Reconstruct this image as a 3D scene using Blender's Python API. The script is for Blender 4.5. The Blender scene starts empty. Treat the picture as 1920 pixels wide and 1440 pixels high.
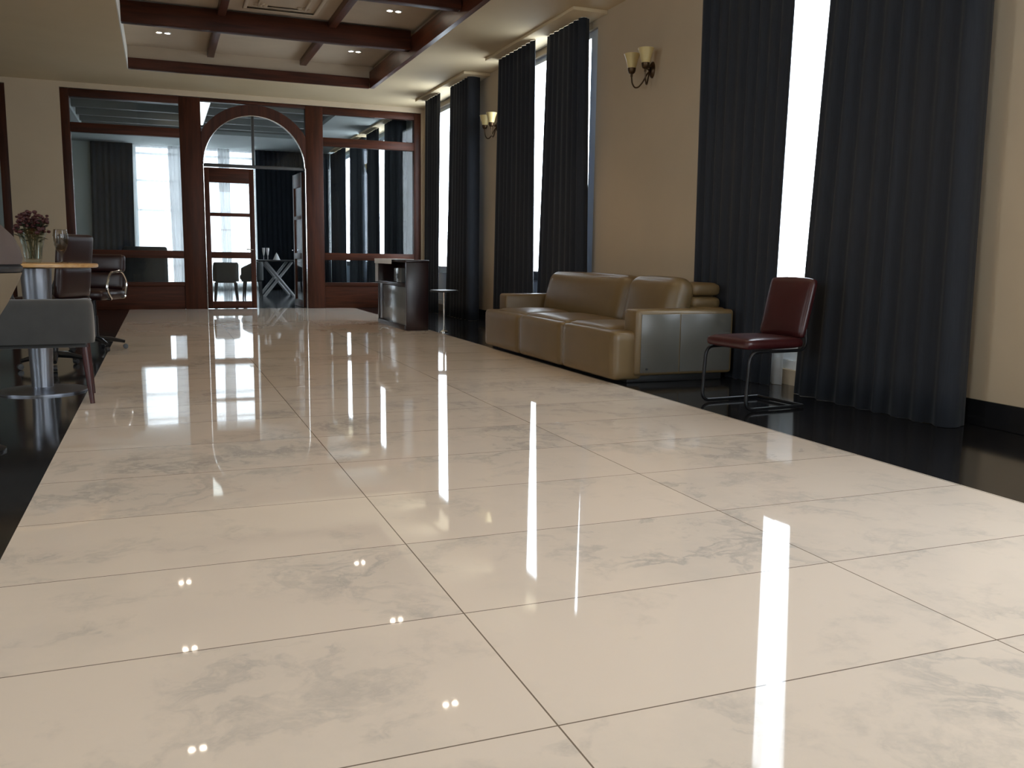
import bpy, bmesh, math, random
from mathutils import Vector, Matrix
random.seed(7)
PI = math.pi
sc = bpy.context.scene
COL = sc.collection

# ------------------------------------------------------------------ helpers
def lin(r, g, b):
    f = lambda c: ((c/255+.055)/1.055)**2.4 if c > 10 else c/255/12.92
    return (f(r), f(g), f(b), 1)

def new_mat(name):
    m = bpy.data.materials.new(name); m.use_nodes = True
    nt = m.node_tree
    return m, nt, nt.nodes['Principled BSDF']

def pset(p, **k):
    names = dict(color='Base Color', rough='Roughness', metal='Metallic', spec='Specular IOR Level', ior='IOR',
                 coat='Coat Weight', coatr='Coat Roughness', sheen='Sheen Weight', trans='Transmission Weight',
                 emit='Emission Color', emits='Emission Strength')
    for a, v in k.items():
        p.inputs[names[a]].default_value = v

def mat(name, c, rough=.5, noise=0, nscale=8, bump=0, bscale=60, stretch=None, c2=None, **k):
    m, nt, p = new_mat(name)
    pset(p, color=c, rough=rough, **k)
    L = nt.links.new
    if noise or bump or c2:
        tc = nt.nodes.new('ShaderNodeTexCoord'); mp = nt.nodes.new('ShaderNodeMapping')
        L(tc.outputs['Object'], mp.inputs[0])
        if stretch: mp.inputs['Scale'].default_value = stretch
    if noise or c2:
        n = nt.nodes.new('ShaderNodeTexNoise'); n.inputs['Scale'].default_value = nscale; n.inputs['Detail'].default_value = 6
        L(mp.outputs[0], n.inputs['Vector'])
        mx = nt.nodes.new('ShaderNodeMix'); mx.data_type = 'RGBA'
        mx.inputs[6].default_value = c
        mx.inputs[7].default_value = c2 if c2 else tuple(x*(1-noise) for x in c[:3])+(1,)
        rp = nt.nodes.new('ShaderNodeMapRange'); rp.inputs[1].default_value = .35; rp.inputs[2].default_value = .68
        L(n.outputs[0], rp.inputs[0]); L(rp.outputs[0], mx.inputs[0]); L(mx.outputs[2], p.inputs['Base Color'])
    if bump:
        n2 = nt.nodes.new('ShaderNodeTexNoise'); n2.inputs['Scale'].default_value = bscale; n2.inputs['Detail'].default_value = 4
        L(mp.outputs[0], n2.inputs['Vector'])
        b = nt.nodes.new('ShaderNodeBump'); b.inputs['Strength'].default_value = bump; b.inputs['Distance'].default_value = .004
        L(n2.outputs[0], b.inputs['Height']); L(b.outputs[0], p.inputs['Normal'])
    return m

def glass_mat(name, tint=(.97, .98, .98, 1), refl=.6):
    m = bpy.data.materials.new(name); m.use_nodes = True; nt = m.node_tree; nt.nodes.clear()
    o = nt.nodes.new('ShaderNodeOutputMaterial'); t = nt.nodes.new('ShaderNodeBsdfTransparent'); g = nt.nodes.new('ShaderNodeBsdfGlossy')
    t.inputs[0].default_value = tint; g.inputs['Roughness'].default_value = .02
    fr = nt.nodes.new('ShaderNodeFresnel'); ge = nt.nodes.new('ShaderNodeNewGeometry'); io = nt.nodes.new('ShaderNodeMapRange')
    io.inputs[3].default_value = 1.5; io.inputs[4].default_value = 1/1.5   # the same reflectance on both faces of a thin sheet
    nt.links.new(ge.outputs['Backfacing'], io.inputs[0]); nt.links.new(io.outputs[0], fr.inputs[0])
    mu = nt.nodes.new('ShaderNodeMath'); mu.operation = 'MULTIPLY'; mu.inputs[1].default_value = refl
    mx = nt.nodes.new('ShaderNodeMixShader'); L = nt.links.new
    L(fr.outputs[0], mu.inputs[0]); L(mu.outputs[0], mx.inputs[0]); L(t.outputs[0], mx.inputs[1]); L(g.outputs[0], mx.inputs[2]); L(mx.outputs[0], o.inputs[0])
    return m

def sheer_mat(name, thru=.4, tl=.7, tc=.8):
    m = bpy.data.materials.new(name); m.use_nodes = True; nt = m.node_tree; nt.nodes.clear()
    o = nt.nodes.new('ShaderNodeOutputMaterial'); t = nt.nodes.new('ShaderNodeBsdfTransparent')
    d = nt.nodes.new('ShaderNodeBsdfDiffuse'); tr = nt.nodes.new('ShaderNodeBsdfTranslucent')
    d.inputs[0].default_value = (.75, .77, .78, 1); tr.inputs[0].default_value = (tc, tc*1.01, tc*1.02, 1)
    m1 = nt.nodes.new('ShaderNodeMixShader'); m2 = nt.nodes.new('ShaderNodeMixShader'); L = nt.links.new
    m1.inputs[0].default_value = tl; m2.inputs[0].default_value = 1-thru
    L(d.outputs[0], m1.inputs[1]); L(tr.outputs[0], m1.inputs[2]); L(t.outputs[0], m2.inputs[1]); L(m1.outputs[0], m2.inputs[2]); L(m2.outputs[0], o.inputs[0])
    return m

class MB:
    """collects shapes; build() links them as ONE mesh object"""
    def __init__(s): s.v = []; s.f = []
    def add(s, vs, fs, M=None):
        k = len(s.v)
        s.v += [tuple(M @ Vector(p)) if M else tuple(p) for p in vs]
        s.f += [tuple(i+k for i in q) for q in fs]
        return s
    def bm(s, b, M=None):
        b.verts.index_update()
        s.add([v.co.copy() for v in b.verts], [[v.index for v in q.verts] for q in b.faces], M); b.free(); return s
    def box(s, x0, x1, y0, y1, z0, z1, r=0, M=None, seg=2):
        b = bmesh.new(); bmesh.ops.create_cube(b, size=1)
        for v in b.verts: v.co = Vector((x0+(v.co.x+.5)*(x1-x0), y0+(v.co.y+.5)*(y1-y0), z0+(v.co.z+.5)*(z1-z0)))
        if r: bmesh.ops.bevel(b, geom=b.edges[:], offset=r, segments=seg, profile=.5, affect='EDGES')
        return s.bm(b, M)
    def cushion(s, c, size, r=.05, bulge=(0, 0, 0), n=10, M=None):
        h = [x/2 for x in size]; vs = []; fs = []; key = {}
        def vid(q):
            k = tuple(round(x, 5) for x in q)
            if k in key: return key[k]
            p = [q[i]*h[i] for i in range(3)]
            rr = min(r, *h)
            inn = [max(-h[i]+rr, min(h[i]-rr, p[i])) for i in range(3)]
            d = Vector([p[i]-inn[i] for i in range(3)])
            if d.length > 1e-9:
                d = d.normalized()*rr; p = [inn[i]+d[i] for i in range(3)]
            for a in range(3):
                o = [q[i] for i in range(3) if i != a]
                p[a] += q[a]*bulge[a]*(1-o[0]**2)*(1-o[1]**2)
            key[k] = len(vs); vs.append(Vector(p)+Vector(c)); return key[k]
        ts = [math.sin(-PI/2+PI*i/n) for i in range(n+1)]
        for a in range(3):
            for sg in (-1, 1):
                for i in range(n):
                    for j in range(n):
                        qs = []
                        for (u, w) in ((ts[i], ts[j]), (ts[i+1], ts[j]), (ts[i+1], ts[j+1]), (ts[i], ts[j+1])):
                            q = [0, 0, 0]; q[a] = sg; q[(a+1) % 3] = u; q[(a+2) % 3] = w; qs.append(vid(q))
                        fs.append(qs if sg > 0 else qs[::-1])
        return s.add(vs, fs, M)
    def tube(s, pts, r, n=10, M=None, closed=False):
        P = [Vector(p) for p in pts]; N = len(P); vs = []; fs = []
        rs = r if isinstance(r, (list, tuple)) else [r]*N
        prev = None
        for i, p in enumerate(P):
            if closed: t = (P[(i+1) % N]-P[i-1]).normalized()
            else: t = (P[min(i+1, N-1)]-P[max(i-1, 0)]).normalized()
            if prev is None:
                a = Vector((0, 0, 1)) if abs(t.z) < .9 else Vector((1, 0, 0))
                u = t.cross(a).normalized()
            else:
                u = (prev-t*prev.dot(t)).normalized()
            prev = u; w = t.cross(u)
            for k in range(n):
                an = 2*PI*k/n; vs.append(p+(u*math.cos(an)+w*math.sin(an))*rs[i])
        for i in range(N if closed else N-1):
            j = (i+1) % N
            for k in range(n):
                fs.append((i*n+k, i*n+(k+1) % n, j*n+(k+1) % n, j*n+k))
        if not closed:
            fs.append(tuple(range(n))[::-1]); fs.append(tuple((N-1)*n+k for k in range(n)))
        return s.add(vs, fs, M)
    def lathe(s, prof, c=(0, 0, 0), n=32, M=None, cap=True):
        vs = []; fs = []
        for r, z in prof:
            for k in range(n):
                a = 2*PI*k/n; vs.append((c[0]+r*math.cos(a), c[1]+r*math.sin(a), c[2]+z))
        for i in range(len(prof)-1):
            for k in range(n): fs.append((i*n+k, i*n+(k+1) % n, (i+1)*n+(k+1) % n, (i+1)*n+k))
        if cap:
            if prof[0][0] > 1e-4: fs.append(tuple(range(n))[::-1])
            if prof[-1][0] > 1e-4: fs.append(tuple((len(prof)-1)*n+k for k in range(n)))
        return s.add(vs, fs, M)
    def prism(s, poly, a0, a1, axis='y', M=None):
        """polygon (p,q) extruded along an axis; axis y: (x,z); x: (y,z); z: (x,y)"""
        n = len(poly); vs = []
        for a in (a0, a1):
            for p, q in poly: vs.append({'y': (p, a, q), 'x': (a, p, q), 'z': (p, q, a)}[axis])
        fs = [tuple(range(n)), tuple(range(n, 2*n))[::-1]]
        for i in range(n): fs.append((i, n+i, n+(i+1) % n, (i+1) % n)[::-1])
        return s.add(vs, fs, M)
    def sphere(s, c, r, sz=(1, 1, 1), n=12):
        b = bmesh.new(); bmesh.ops.create_uvsphere(b, u_segments=n, v_segments=max(6, n//2), radius=r)
        return s.bm(b, Matrix.Translation(c) @ Matrix.Diagonal((*sz, 1)))
    def build(s, name, m, parent=None, smooth=True, angle=40, label=None):
        me = bpy.data.meshes.new(name); me.from_pydata([tuple(v) for v in s.v], [], s.f)
        b = bmesh.new(); b.from_mesh(me); bmesh.ops.remove_doubles(b, verts=b.verts[:], dist=1e-5)
        bmesh.ops.recalc_face_normals(b, faces=b.faces[:]); b.to_mesh(me); b.free()
        if smooth:
            for q in me.polygons: q.use_smooth = True
            me.set_sharp_from_angle(angle=math.radians(angle))
        me.materials.append(m)
        o = bpy.data.objects.new(name, me); COL.objects.link(o)
        if parent: o.parent = parent
        if label: o['label'] = label
        return o

def tag(o, label=None, cat=None, group=None, kind=None):
    for k, v in (('label', label), ('category', cat), ('group', group), ('kind', kind)):
        if v: o[k] = v
    return o

def thing(name, label, cat, loc=(0, 0, 0), rz=0, group=None, kind=None):
    o = bpy.data.objects.new(name, None); COL.objects.link(o)
    o.location = loc; o.rotation_euler = (0, 0, rz); o.empty_display_size = .1
    return tag(o, label, cat, group, kind)

def struct(name, b, m, label=None, cat=None, parent=None, smooth=False):
    o = b.build(name, m, parent, smooth=smooth)
    if not parent: tag(o, label, cat, kind='structure')
    return o

def copy_tree(o, loc, rz=None, label=None, group=None):
    r = o.copy(); COL.objects.link(r); r.location = loc
    if rz is not None: r.rotation_euler = (0, 0, rz)
    if label: r['label'] = label
    if group: r['group'] = group
    for ch in list(o.children):
        c = ch.copy(); COL.objects.link(c); c.parent = r
        for g in list(ch.children):
            d = g.copy(); COL.objects.link(d); d.parent = c
    return r

def arc(c, r, a0, a1, n, plane='xz', off=0):
    out = []
    for i in range(n+1):
        a = math.radians(a0+(a1-a0)*i/n); p, q = c[0]+r*math.cos(a), c[1]+r*math.sin(a)
        out.append({'xz': (p, off, q), 'yz': (off, p, q), 'xy': (p, q, off)}[plane])
    return out

def fillet(pts, r, n=5):
    """round the corners of a polyline"""
    P = [Vector(p) for p in pts]; out = [P[0]]
    for i in range(1, len(P)-1):
        a, b, c = P[i-1], P[i], P[i+1]; u = (a-b); w = (c-b)
        d = min(r, u.length*.45, w.length*.45); A = b+u.normalized()*d; B = b+w.normalized()*d
        for k in range(n+1):
            t = k/n; out.append(A*(1-t)**2+b*2*t*(1-t)+B*t*t)
    out.append(P[-1]); return out

# ------------------------------------------------------------------ camera (fitted to the vanishing points)
R_ = Vector((0.93097563, -0.36480257, 0.01426429)); U_ = Vector((0.03882651, 0.13778389, 0.98970102)); F_ = Vector((0.36301086, 0.92083369, -0.14243746))
cd = bpy.data.cameras.new('camera'); cam = bpy.data.objects.new('camera', cd); COL.objects.link(cam)
cam.matrix_world = Matrix(((R_.x, U_.x, -F_.x, 0), (R_.y, U_.y, -F_.y, 0), (R_.z, U_.z, -F_.z, 1.0), (0, 0, 0, 1)))
cd.sensor_width = 36; cd.lens = 1665.89*36/1920; cd.clip_start = .05; cd.clip_end = 200
sc.camera = cam

# ------------------------------------------------------------------ materials
WALL = mat('wall_paint', (.51, .405, .28, 1), .75, noise=.05, nscale=2, bump=.05, bscale=90)
CEIL = mat('ceiling_paint', (.60, .475, .295, 1), .8, noise=.04, nscale=2)
LIPW = mat('lip_paint', (.68, .66, .6, 1), .6)
COFFER = mat('coffer_plaster', (.52, .415, .30, 1), .8, noise=.05, nscale=3)
NCEIL = mat('far_room_ceiling', (.42, .46, .45, 1), .8, noise=.05, nscale=2)
NWALL = mat('far_room_wall', (.46, .52, .50, 1), .8, noise=.05, nscale=2)
WOOD = mat('red_brown_wood', lin(70, 35, 20), .42, c2=lin(48, 23, 13), nscale=3.5, stretch=(6, 6, .5), bump=.02, bscale=30, spec=.2)
WOODH = mat('red_brown_wood_across', lin(74, 36, 19), .48, c2=lin(50, 24, 12), nscale=3.5, stretch=(.5, 6, 6), bump=.02, bscale=30, spec=.18)
WOODY = mat('varnished_beam_wood', lin(92, 48, 27), .36, c2=lin(64, 31, 17), nscale=3.5, stretch=(6, .5, 6))
DWOOD = mat('mahogany_panel', lin(40, 16, 17), .35, c2=lin(26, 11, 11), nscale=3, stretch=(5, 5, .6), coat=.2, coatr=.2)
CHERRY = mat('chair_leg_wood', lin(72, 30, 28), .3, c2=lin(50, 20, 19), nscale=4, stretch=(8, 8, .8))
DRAPEB = mat('blue_grey_drape', (.026, .036, .050, 1), .85, noise=.25, nscale=14, stretch=(8, 8, .4))
DRAPE = mat('charcoal_drape', (.012, .0155, .0235, 1), .85, noise=.25, nscale=14, stretch=(8, 8, .4), sheen=.05)
SHEER = sheer_mat('white_sheer', .22, .4)
DSHEER = sheer_mat('dense_sheer', .14, .13, .75)
GLASS = glass_mat('clear_pane', refl=.5)
WGLASS = glass_mat('window_pane', (.96, .98, 1, 1))
FROST = sheer_mat('low_pane_frosted', .004, .07, .5)
ALU = mat('window_frame_paint', (.72, .74, .74, 1), .45, noise=.03)
BRONZE = mat('dark_bronze_frame', lin(52, 50, 48), .4)
STRIP = mat('bright_metal_strip', (.8, .78, .74, 1), .25, metal=1)
CHROME = mat('chrome', (.75, .76, .78, 1), .12, metal=1)
STEEL = mat('brushed_steel', (.24, .25, .28, 1), .35, metal=1, bump=.04, bscale=120, stretch=(1, 1, 12))
BLACKM = mat('black_metal', (.02, .02, .022, 1), .3, metal=.6)
BLACKP = mat('black_plastic', (.018, .018, .02, 1), .4)
CREAML = mat('taupe_leather', lin(110, 90, 59), .38, noise=.10, nscale=5, bump=.12, bscale=160)
SIDEL = mat('sofa_side_sheen_leather', lin(90, 88, 82), .25, noise=.08, nscale=5, bump=.08, bscale=160)  # greyer than the seats: cool window sheen put into the colour
MAROON = mat('maroon_leather', lin(60, 21, 22), .33, noise=.2, nscale=5, bump=.12, bscale=140)
GREYF = mat('grey_velvet', lin(58, 58, 57), .85, noise=.18, nscale=10, bump=.08, bscale=200, sheen=.3)
MAROOND = mat('dark_maroon_leather', lin(38, 16, 15), .36, noise=.2, nscale=5, bump=.12, bscale=140)
DARKF = mat('dark_green_grey_upholstery', lin(48, 52, 52), .8, noise=.2, nscale=10)
TAUPEF = mat('taupe_upholstery', lin(84, 72, 68), .8, noise=.12, nscale=8)
BEIGEF = mat('beige_shell', lin(118, 104, 84), .6, noise=.06, nscale=8)
OAK = mat('light_oak_top', lin(198, 158, 104), .3, c2=lin(172, 130, 82), nscale=5, stretch=(1, 10, 10))
BRASSD = mat('antique_bronze', lin(74, 56, 38), .35, metal=.85)
SHADE = mat('amber_glass_shade', lin(206, 184, 128), .35, noise=.1, nscale=9)
PLINTH = mat('plinth_black', (.012, .011, .01, 1), .5)
CLOTH = mat('white_linen', (.75, .77, .78, 1), .85, noise=.06)
GREYPANEL = mat('pale_grey_panel', (.15, .165, .17, 1), .16, noise=.12, nscale=3)
LEAF = mat('dark_green_leaf', lin(44, 58, 34), .6, noise=.3)
PETAL = mat('dark_red_petal', lin(64, 15, 17), .6, noise=.35, nscale=30)
PINK = mat('pale_pink_plume', lin(190, 160, 150), .9, noise=.1)
VGLASS = glass_mat('vase_glass', (.86, .9, .88, 1), 1.3)
WHITE = mat('white_plastic', (.8, .8, .8, 1), .4)
TRESTLE = mat('pale_trestle_wood', (.46, .47, .48, 1), .5, noise=.15, nscale=6, stretch=(1, 1, 6))
SKIRT = mat('black_granite_skirting', (.012, .012, .013, 1), .18, noise=.3, nscale=60)
def emit(name, c, s):
    m, nt, p = new_mat(name); pset(p, color=(.8, .8, .8, 1), emit=c, emits=s); return m
BULB = emit('downlight_glow', (1, .86, .68, 1), 60)

def granite():
    m, nt, p = new_mat('black_granite'); L = nt.links.new
    g = nt.nodes.new('ShaderNodeNewGeometry')
    br = nt.nodes.new('ShaderNodeTexBrick'); br.offset = 0; br.inputs['Scale'].default_value = 1
    br.inputs['Brick Width'].default_value = .66; br.inputs['Row Height'].default_value = .645; br.inputs['Mortar Size'].default_value = .002
    br.inputs['Color1'].default_value = (.010, .010, .011, 1); br.inputs['Color2'].default_value = (.014, .014, .015, 1); br.inputs['Mortar'].default_value = (.004, .004, .004, 1)
    mp = nt.nodes.new('ShaderNodeMapping'); mp.inputs['Location'].default_value = (-.04, .302, 0)
    L(g.outputs['Position'], mp.inputs[0]); L(mp.outputs[0], br.inputs['Vector'])
    n = nt.nodes.new('ShaderNodeTexNoise'); n.inputs['Scale'].default_value = 90; L(g.outputs['Position'], n.inputs['Vector'])
    r = nt.nodes.new('ShaderNodeMapRange'); r.inputs[1].default_value = .64; r.inputs[2].default_value = .72; r.inputs[4].default_value = .5; L(n.outputs[0], r.inputs[0])
    mx = nt.nodes.new('ShaderNodeMix'); mx.data_type = 'RGBA'; mx.inputs[7].default_value = (.05, .05, .055, 1)
    L(r.outputs[0], mx.inputs[0]); L(br.outputs['Color'], mx.inputs[6]); L(mx.outputs[2], p.inputs['Base Color'])
    pset(p, rough=.1, ior=1.5); return m
GRANITE = granite()

def marble():
    m, nt, p = new_mat('polished_marble'); L = nt.links.new; N = nt.nodes.new
    g = N('ShaderNodeNewGeometry'); mp = N('ShaderNodeMapping'); mp.inputs['Location'].default_value = (.531+1.29, .308, 0)
    L(g.outputs['Position'], mp.inputs[0])
    def brick(c1, c2, mo, ms):
        br = N('ShaderNodeTexBrick'); br.offset = 0; br.squash = 1; br.inputs['Scale'].default_value = 1
        br.inputs['Brick Width'].default_value = 1.29; br.inputs['Row Height'].default_value = .6445
        br.inputs['Mortar Size'].default_value = ms; br.inputs['Mortar Smooth'].default_value = 0
        br.inputs['Color1'].default_value = c1; br.inputs['Color2'].default_value = c2; br.inputs['Mortar'].default_value = mo
        L(mp.outputs[0], br.inputs['Vector']); return br
    rnd = brick((0, 0, 0, 1), (1, 1, 1, 1), (.5, .5, .5, 1), 0)
    sep = N('ShaderNodeSeparateColor'); L(rnd.outputs['Color'], sep.inputs[0])
    off = N('ShaderNodeVectorMath'); off.operation = 'MULTIPLY_ADD'
    off.inputs[1].default_value = (17, 29, 11)
    L(rnd.outputs['Color'], off.inputs[0]); L(g.outputs['Position'], off.inputs[2])
    # veining: warped noise, kept thin
    w = N('ShaderNodeTexNoise'); w.inputs['Scale'].default_value = 2.2; w.inputs['Detail'].default_value = 5; L(off.outputs[0], w.inputs['Vector'])
    wv = N('ShaderNodeVectorMath'); wv.operation = 'MULTIPLY_ADD'; wv.inputs[1].default_value = (.9, .9, .9); L(w.outputs['Color'], wv.inputs[0]); L(off.outputs[0], wv.inputs[2])
    n = N('ShaderNodeTexNoise'); n.inputs['Scale'].default_value = 1.9; n.inputs['Detail'].default_value = 7; n.inputs['Roughness'].default_value = .62; L(wv.outputs[0], n.inputs['Vector'])
    ab = N('ShaderNodeMath'); ab.operation = 'SUBTRACT'; ab.inputs[1].default_value = .5; L(n.outputs[0], ab.inputs[0])
    a2 = N('ShaderNodeMath'); a2.operation = 'ABSOLUTE'; L(ab.outputs[0], a2.inputs[0])
    v = N('ShaderNodeMapRange'); v.inputs[1].default_value = 0; v.inputs[2].default_value = .05; v.inputs[3].default_value = 1; v.inputs[4].default_value = 0; L(a2.outputs[0], v.inputs[0])
    cl = N('ShaderNodeTexNoise'); cl.inputs['Scale'].default_value = 1.3; cl.inputs['Detail'].default_value = 9; cl.inputs['Roughness'].default_value = .66; L(off.outputs[0], cl.inputs['Vector'])
    cr = N('ShaderNodeMapRange'); cr.inputs[1].default_value = .47; cr.inputs[2].default_value = .7; L(cl.outputs[0], cr.inputs[0])
    vm = N('ShaderNodeMath'); vm.operation = 'MULTIPLY'; L(v.outputs[0], vm.inputs[0]); L(cr.outputs[0], vm.inputs[1])
    base = N('ShaderNodeMix'); base.data_type = 'RGBA'; base.inputs[6].default_value = (.75, .66, .57, 1); base.inputs[7].default_value = (.67, .60, .525, 1); L(cr.outputs[0], base.inputs[0])
    vein = N('ShaderNodeMix'); vein.data_type = 'RGBA'; vein.inputs[7].default_value = (.45, .42, .385, 1); L(vm.outputs[0], vein.inputs[0]); L(base.outputs[2], vein.inputs[6])
    gr = brick((1, 1, 1, 1), (1, 1, 1, 1), (0, 0, 0, 1), .0021)
    fin = N('ShaderNodeMix'); fin.data_type = 'RGBA'; fin.inputs[7].default_value = (.19, .15, .115, 1)
    L(gr.outputs['Fac'], fin.inputs[0]); L(vein.outputs[2], fin.inputs[6]); L(fin.outputs[2], p.inputs['Base Color'])
    pset(p, rough=.03, ior=1.52)
    return m
MARBLE = marble()

# ------------------------------------------------------------------ numbers
XW, XL, YB, YF, YN = 4.70, -6.0, -5.5, 16.65, 25.2
HC, HU = 3.70, 4.05
XM0, XM1 = -0.522, 3.35
RX0, RX1, RY0, RY1 = -0.35, 3.33, -1.5, 15.0
NRY0, NRY1, NX0 = 17.4, 22.3, -1.5
T = .14
# windows in the right wall: (y0, y1)
WIN = [(13.45, 16.2), (9.43, 12.35), (4.30, 6.75), (.0, 2.05), (18.6, 21.2), (22.4, 25.0)]  # the unseen one beside the viewer is added to light the near floor
WZ0, WZ1 = .12, 3.58

# ------------------------------------------------------------------ setting: floors
struct('floor', MB().box(XM0, XM1, YB, YF, -.1, 0), MARBLE, 'cream marble tile strip down the middle of the hall floor', 'floor')
struct('floor', MB().box(XM1, XW+T, YB, YF, -.1, 0), GRANITE, 'black polished granite border under the curtains and sofa', 'floor')
struct('floor', MB().box(XL-T, XM0, YB, YF, -.1, 0), GRANITE, 'black polished granite floor under the tables on the left', 'floor')
NFLOOR = mat('far_room_floor', (.10, .11, .12, 1), .12, noise=.15, nscale=2)
struct('floor', MB().box(XL-T, XW+T, YF, YN+T, -.1, 0), NFLOOR, 'dark grey polished floor of the room behind the arch', 'floor')

# ------------------------------------------------------------------ walls
def wall_x(name, x0, x1, y0, y1, z1, wins, m, label):
    b = MB(); y = y0
    for a, c in sorted(wins):
        b.box(x0, x1, y, a, 0, z1); b.box(x0, x1, a, c, 0, WZ0); b.box(x0, x1, a, c, WZ1, z1); y = c
    b.box(x0, x1, y, y1, 0, z1)
    return struct(name, b, m, label, 'wall')
def wall_y(name, y0, y1, x0, x1, z1, wins, m, label, z0=WZ0, zt=WZ1):
    b = MB(); x = x0
    for a, c in sorted(wins):
        b.box(x, a, y0, y1, 0, z1); b.box(a, c, y0, y1, 0, z0); b.box(a, c, y0, y1, zt, z1); x = c
    b.box(x, x1, y0, y1, 0, z1)
    return struct(name, b, m, label, 'wall')
HT = 4.3
wall_x('wall_right', XW, XW+T, YB, YF, HT, WIN[:4], WALL, 'beige painted wall behind the sofa with curtained windows')
wall_x('wall_right', XW, XW+T, YF, YN, HT, WIN[4:], NWALL, 'curtained side wall of the room behind the partition')
LWIN_ADDED = [(-3.6, -1.2), (4.2, 5.4)]  # unseen openings, added to bring fill daylight onto the right wall
wall_x('wall_left', XL-T, XL, YB, YN, HT, LWIN_ADDED, WALL, 'beige wall on the left side out of view')
BWIN_ADDED = [(2.0, 4.4)]  # unseen opening, added as fill daylight from behind the viewer
wall_y('wall_back', YB-T, YB, XL-T, XW+T, HT, BWIN_ADDED, WALL, 'beige wall behind the viewer with a window added for daylight', .9, 3.5)
# end wall: beige pier between the partitions and the strip above them
b = MB(); b.box(XL, XW, YF-.08, YF+.08, 3.61, HT); b.box(-2.20, -1.42, YF-.08, YF+.08, 0, 3.61); b.box(4.63, XW, YF-.08, YF+.08, 0, 3.61); b.box(XL, -4.6, YF-.08, YF+.08, 0, 3.61)
struct('wall_end', b, WALL, 'beige end wall around the wooden glazed partitions', 'wall')
wall_y('wall_far', YN, YN+T, XL-T, XW+T, HT, [(-.55, 2.47)], NWALL, 'pale wall at the back of the far room around its bright window', .1, 3.70)

# ceilings with the sunk coffers
b = MB(); b.box(XL-T, RX0, YB, YF, HC, HC+.08); b.box(RX1, XW+T, YB, YF, HC, HC+.08); b.box(RX0, RX1, RY1, YF, HC, HC+.08); b.box(RX0, RX1, YB, RY0, HC, HC+.08)
struct('ceiling', b, CEIL, 'cream ceiling around the sunk coffer of the hall', 'ceiling')
struct('ceiling', MB().box(RX0-.3, RX1+.3, RY0-.3, RY1+.3, HU, HU+.08), COFFER, 'sunk plaster coffer between the wooden beams', 'ceiling')
b = MB(); b.box(XL-T, NX0, YF, YN+T, HC, HC+.08); b.box(RX1, XW+T, YF, YN+T, HC, HC+.08); b.box(NX0, RX1, NRY1, YN+T, HC, HC+.08); b.box(NX0, RX1, YF, NRY0, HC, HC+.08)
struct('ceiling', b, NCEIL, 'grey-white ceiling of the room behind the partition', 'ceiling')
struct('ceiling', MB().box(NX0-.3, RX1+.3, NRY0-.3, NRY1+.3, HU, HU+.08), NCEIL, 'sunk ceiling panel of the room behind the partition', 'ceiling')
struct('roof', MB().box(XL-T-.1, XW+T+.1, YB-T-.1, YN+T+.1, HT, HT+.1), CEIL, 'roof slab above the ceilings', 'roof')

# coffer trim
struct('trim_1', MB().box(RX0-.08, RX0, RY0, RY1, HC+.08, HU).box(RX0, RX0+.012, RY0, RY1, HC, HC+.28), LIPW, 'white painted left lip of the ceiling coffer', 'trim')
struct('trim_2', MB().box(RX1-.012, RX1+.06, RY0, RY1, HC-.001, HC+.26, .002), WOODY, 'varnished wooden fascia along the right side of the coffer', 'trim')
struct('trim_3', MB().box(RX0+.012, RX1-.02, RY1-.02, RY1+.05, HC-.002, HC+.16, .006), WOODH, 'wooden fascia along the far side of the coffer', 'trim')
struct('trim_4', MB().box(RX0+.012, RX1+.06, RY1+.05, RY1+.08, HC+.08, HU).box(RX1+.06, RX1+.09, RY0, RY1, HC+.08, HU), COFFER, 'plaster sides of the ceiling coffer', 'trim')
cb = []
for y, lab in ((12.35, 'wooden beam crossing the coffer nearest the arch'), (10.12, 'second wooden beam crossing the coffer at the top of the photo'), (7.4, 'wooden beam crossing the coffer above the sofa'), (4.7, 'wooden beam crossing the coffer above the maroon chair'), (2.0, 'wooden beam crossing the coffer nearest the viewer')):
    o = MB().box(RX0+.012, RX1-.02, y, y+.14, 3.775, 4.03, .008).build('ceiling_beam', WOODH); tag(o, lab, 'beam', 'cross beams of the coffer', 'structure')
for x, lab in ((.84, 'left wooden rib running along the coffer'), (2.24, 'right wooden rib running along the coffer')):
    o = MB().box(x-.05, x+.05, RY0, RY1-.02, HU-.09, HU, .006).build('ceiling_rib', WOODY); tag(o, lab, 'beam', 'ribs along the coffer', 'structure')
# plaster ceiling ornament
b = MB(); x0, x1, y0, y1 = 1.08, 2.0, 10.55, 12.15
def ring(b, x0, x1, y0, y1, w, h, z):
    b.box(x0, x1, y0, y0+w, z-h, z, h*.4); b.box(x0, x1, y1-w, y1, z-h, z, h*.4); b.box(x0, x0+w, y0+w, y1-w, z-h, z, h*.4); b.box(x1-w, x1, y0+w, y1-w, z-h, z, h*.4)
ring(b, x0, x1, y0, y1, .05, .03, HU); ring(b, x0+.16, x1-.16, y0+.16, y1-.16, .03, .025, HU)
for cx in (x0+.2, x1-.2):
    for cy in (y0+.2, y1-.2):
        for k in range(5):
            a = 2*PI*k/5; b.sphere((cx+.06*math.cos(a), cy+.06*math.sin(a), HU-.004), .035, (1, 1, .5), 10)
        b.sphere((cx, cy, HU-.006), .03, (1, 1, .6), 10)
tag(b.build('ceiling_ornament', COFFER), 'rectangular plaster ornament with scrolled corners on the coffer', 'ornament', kind='structure')
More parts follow.
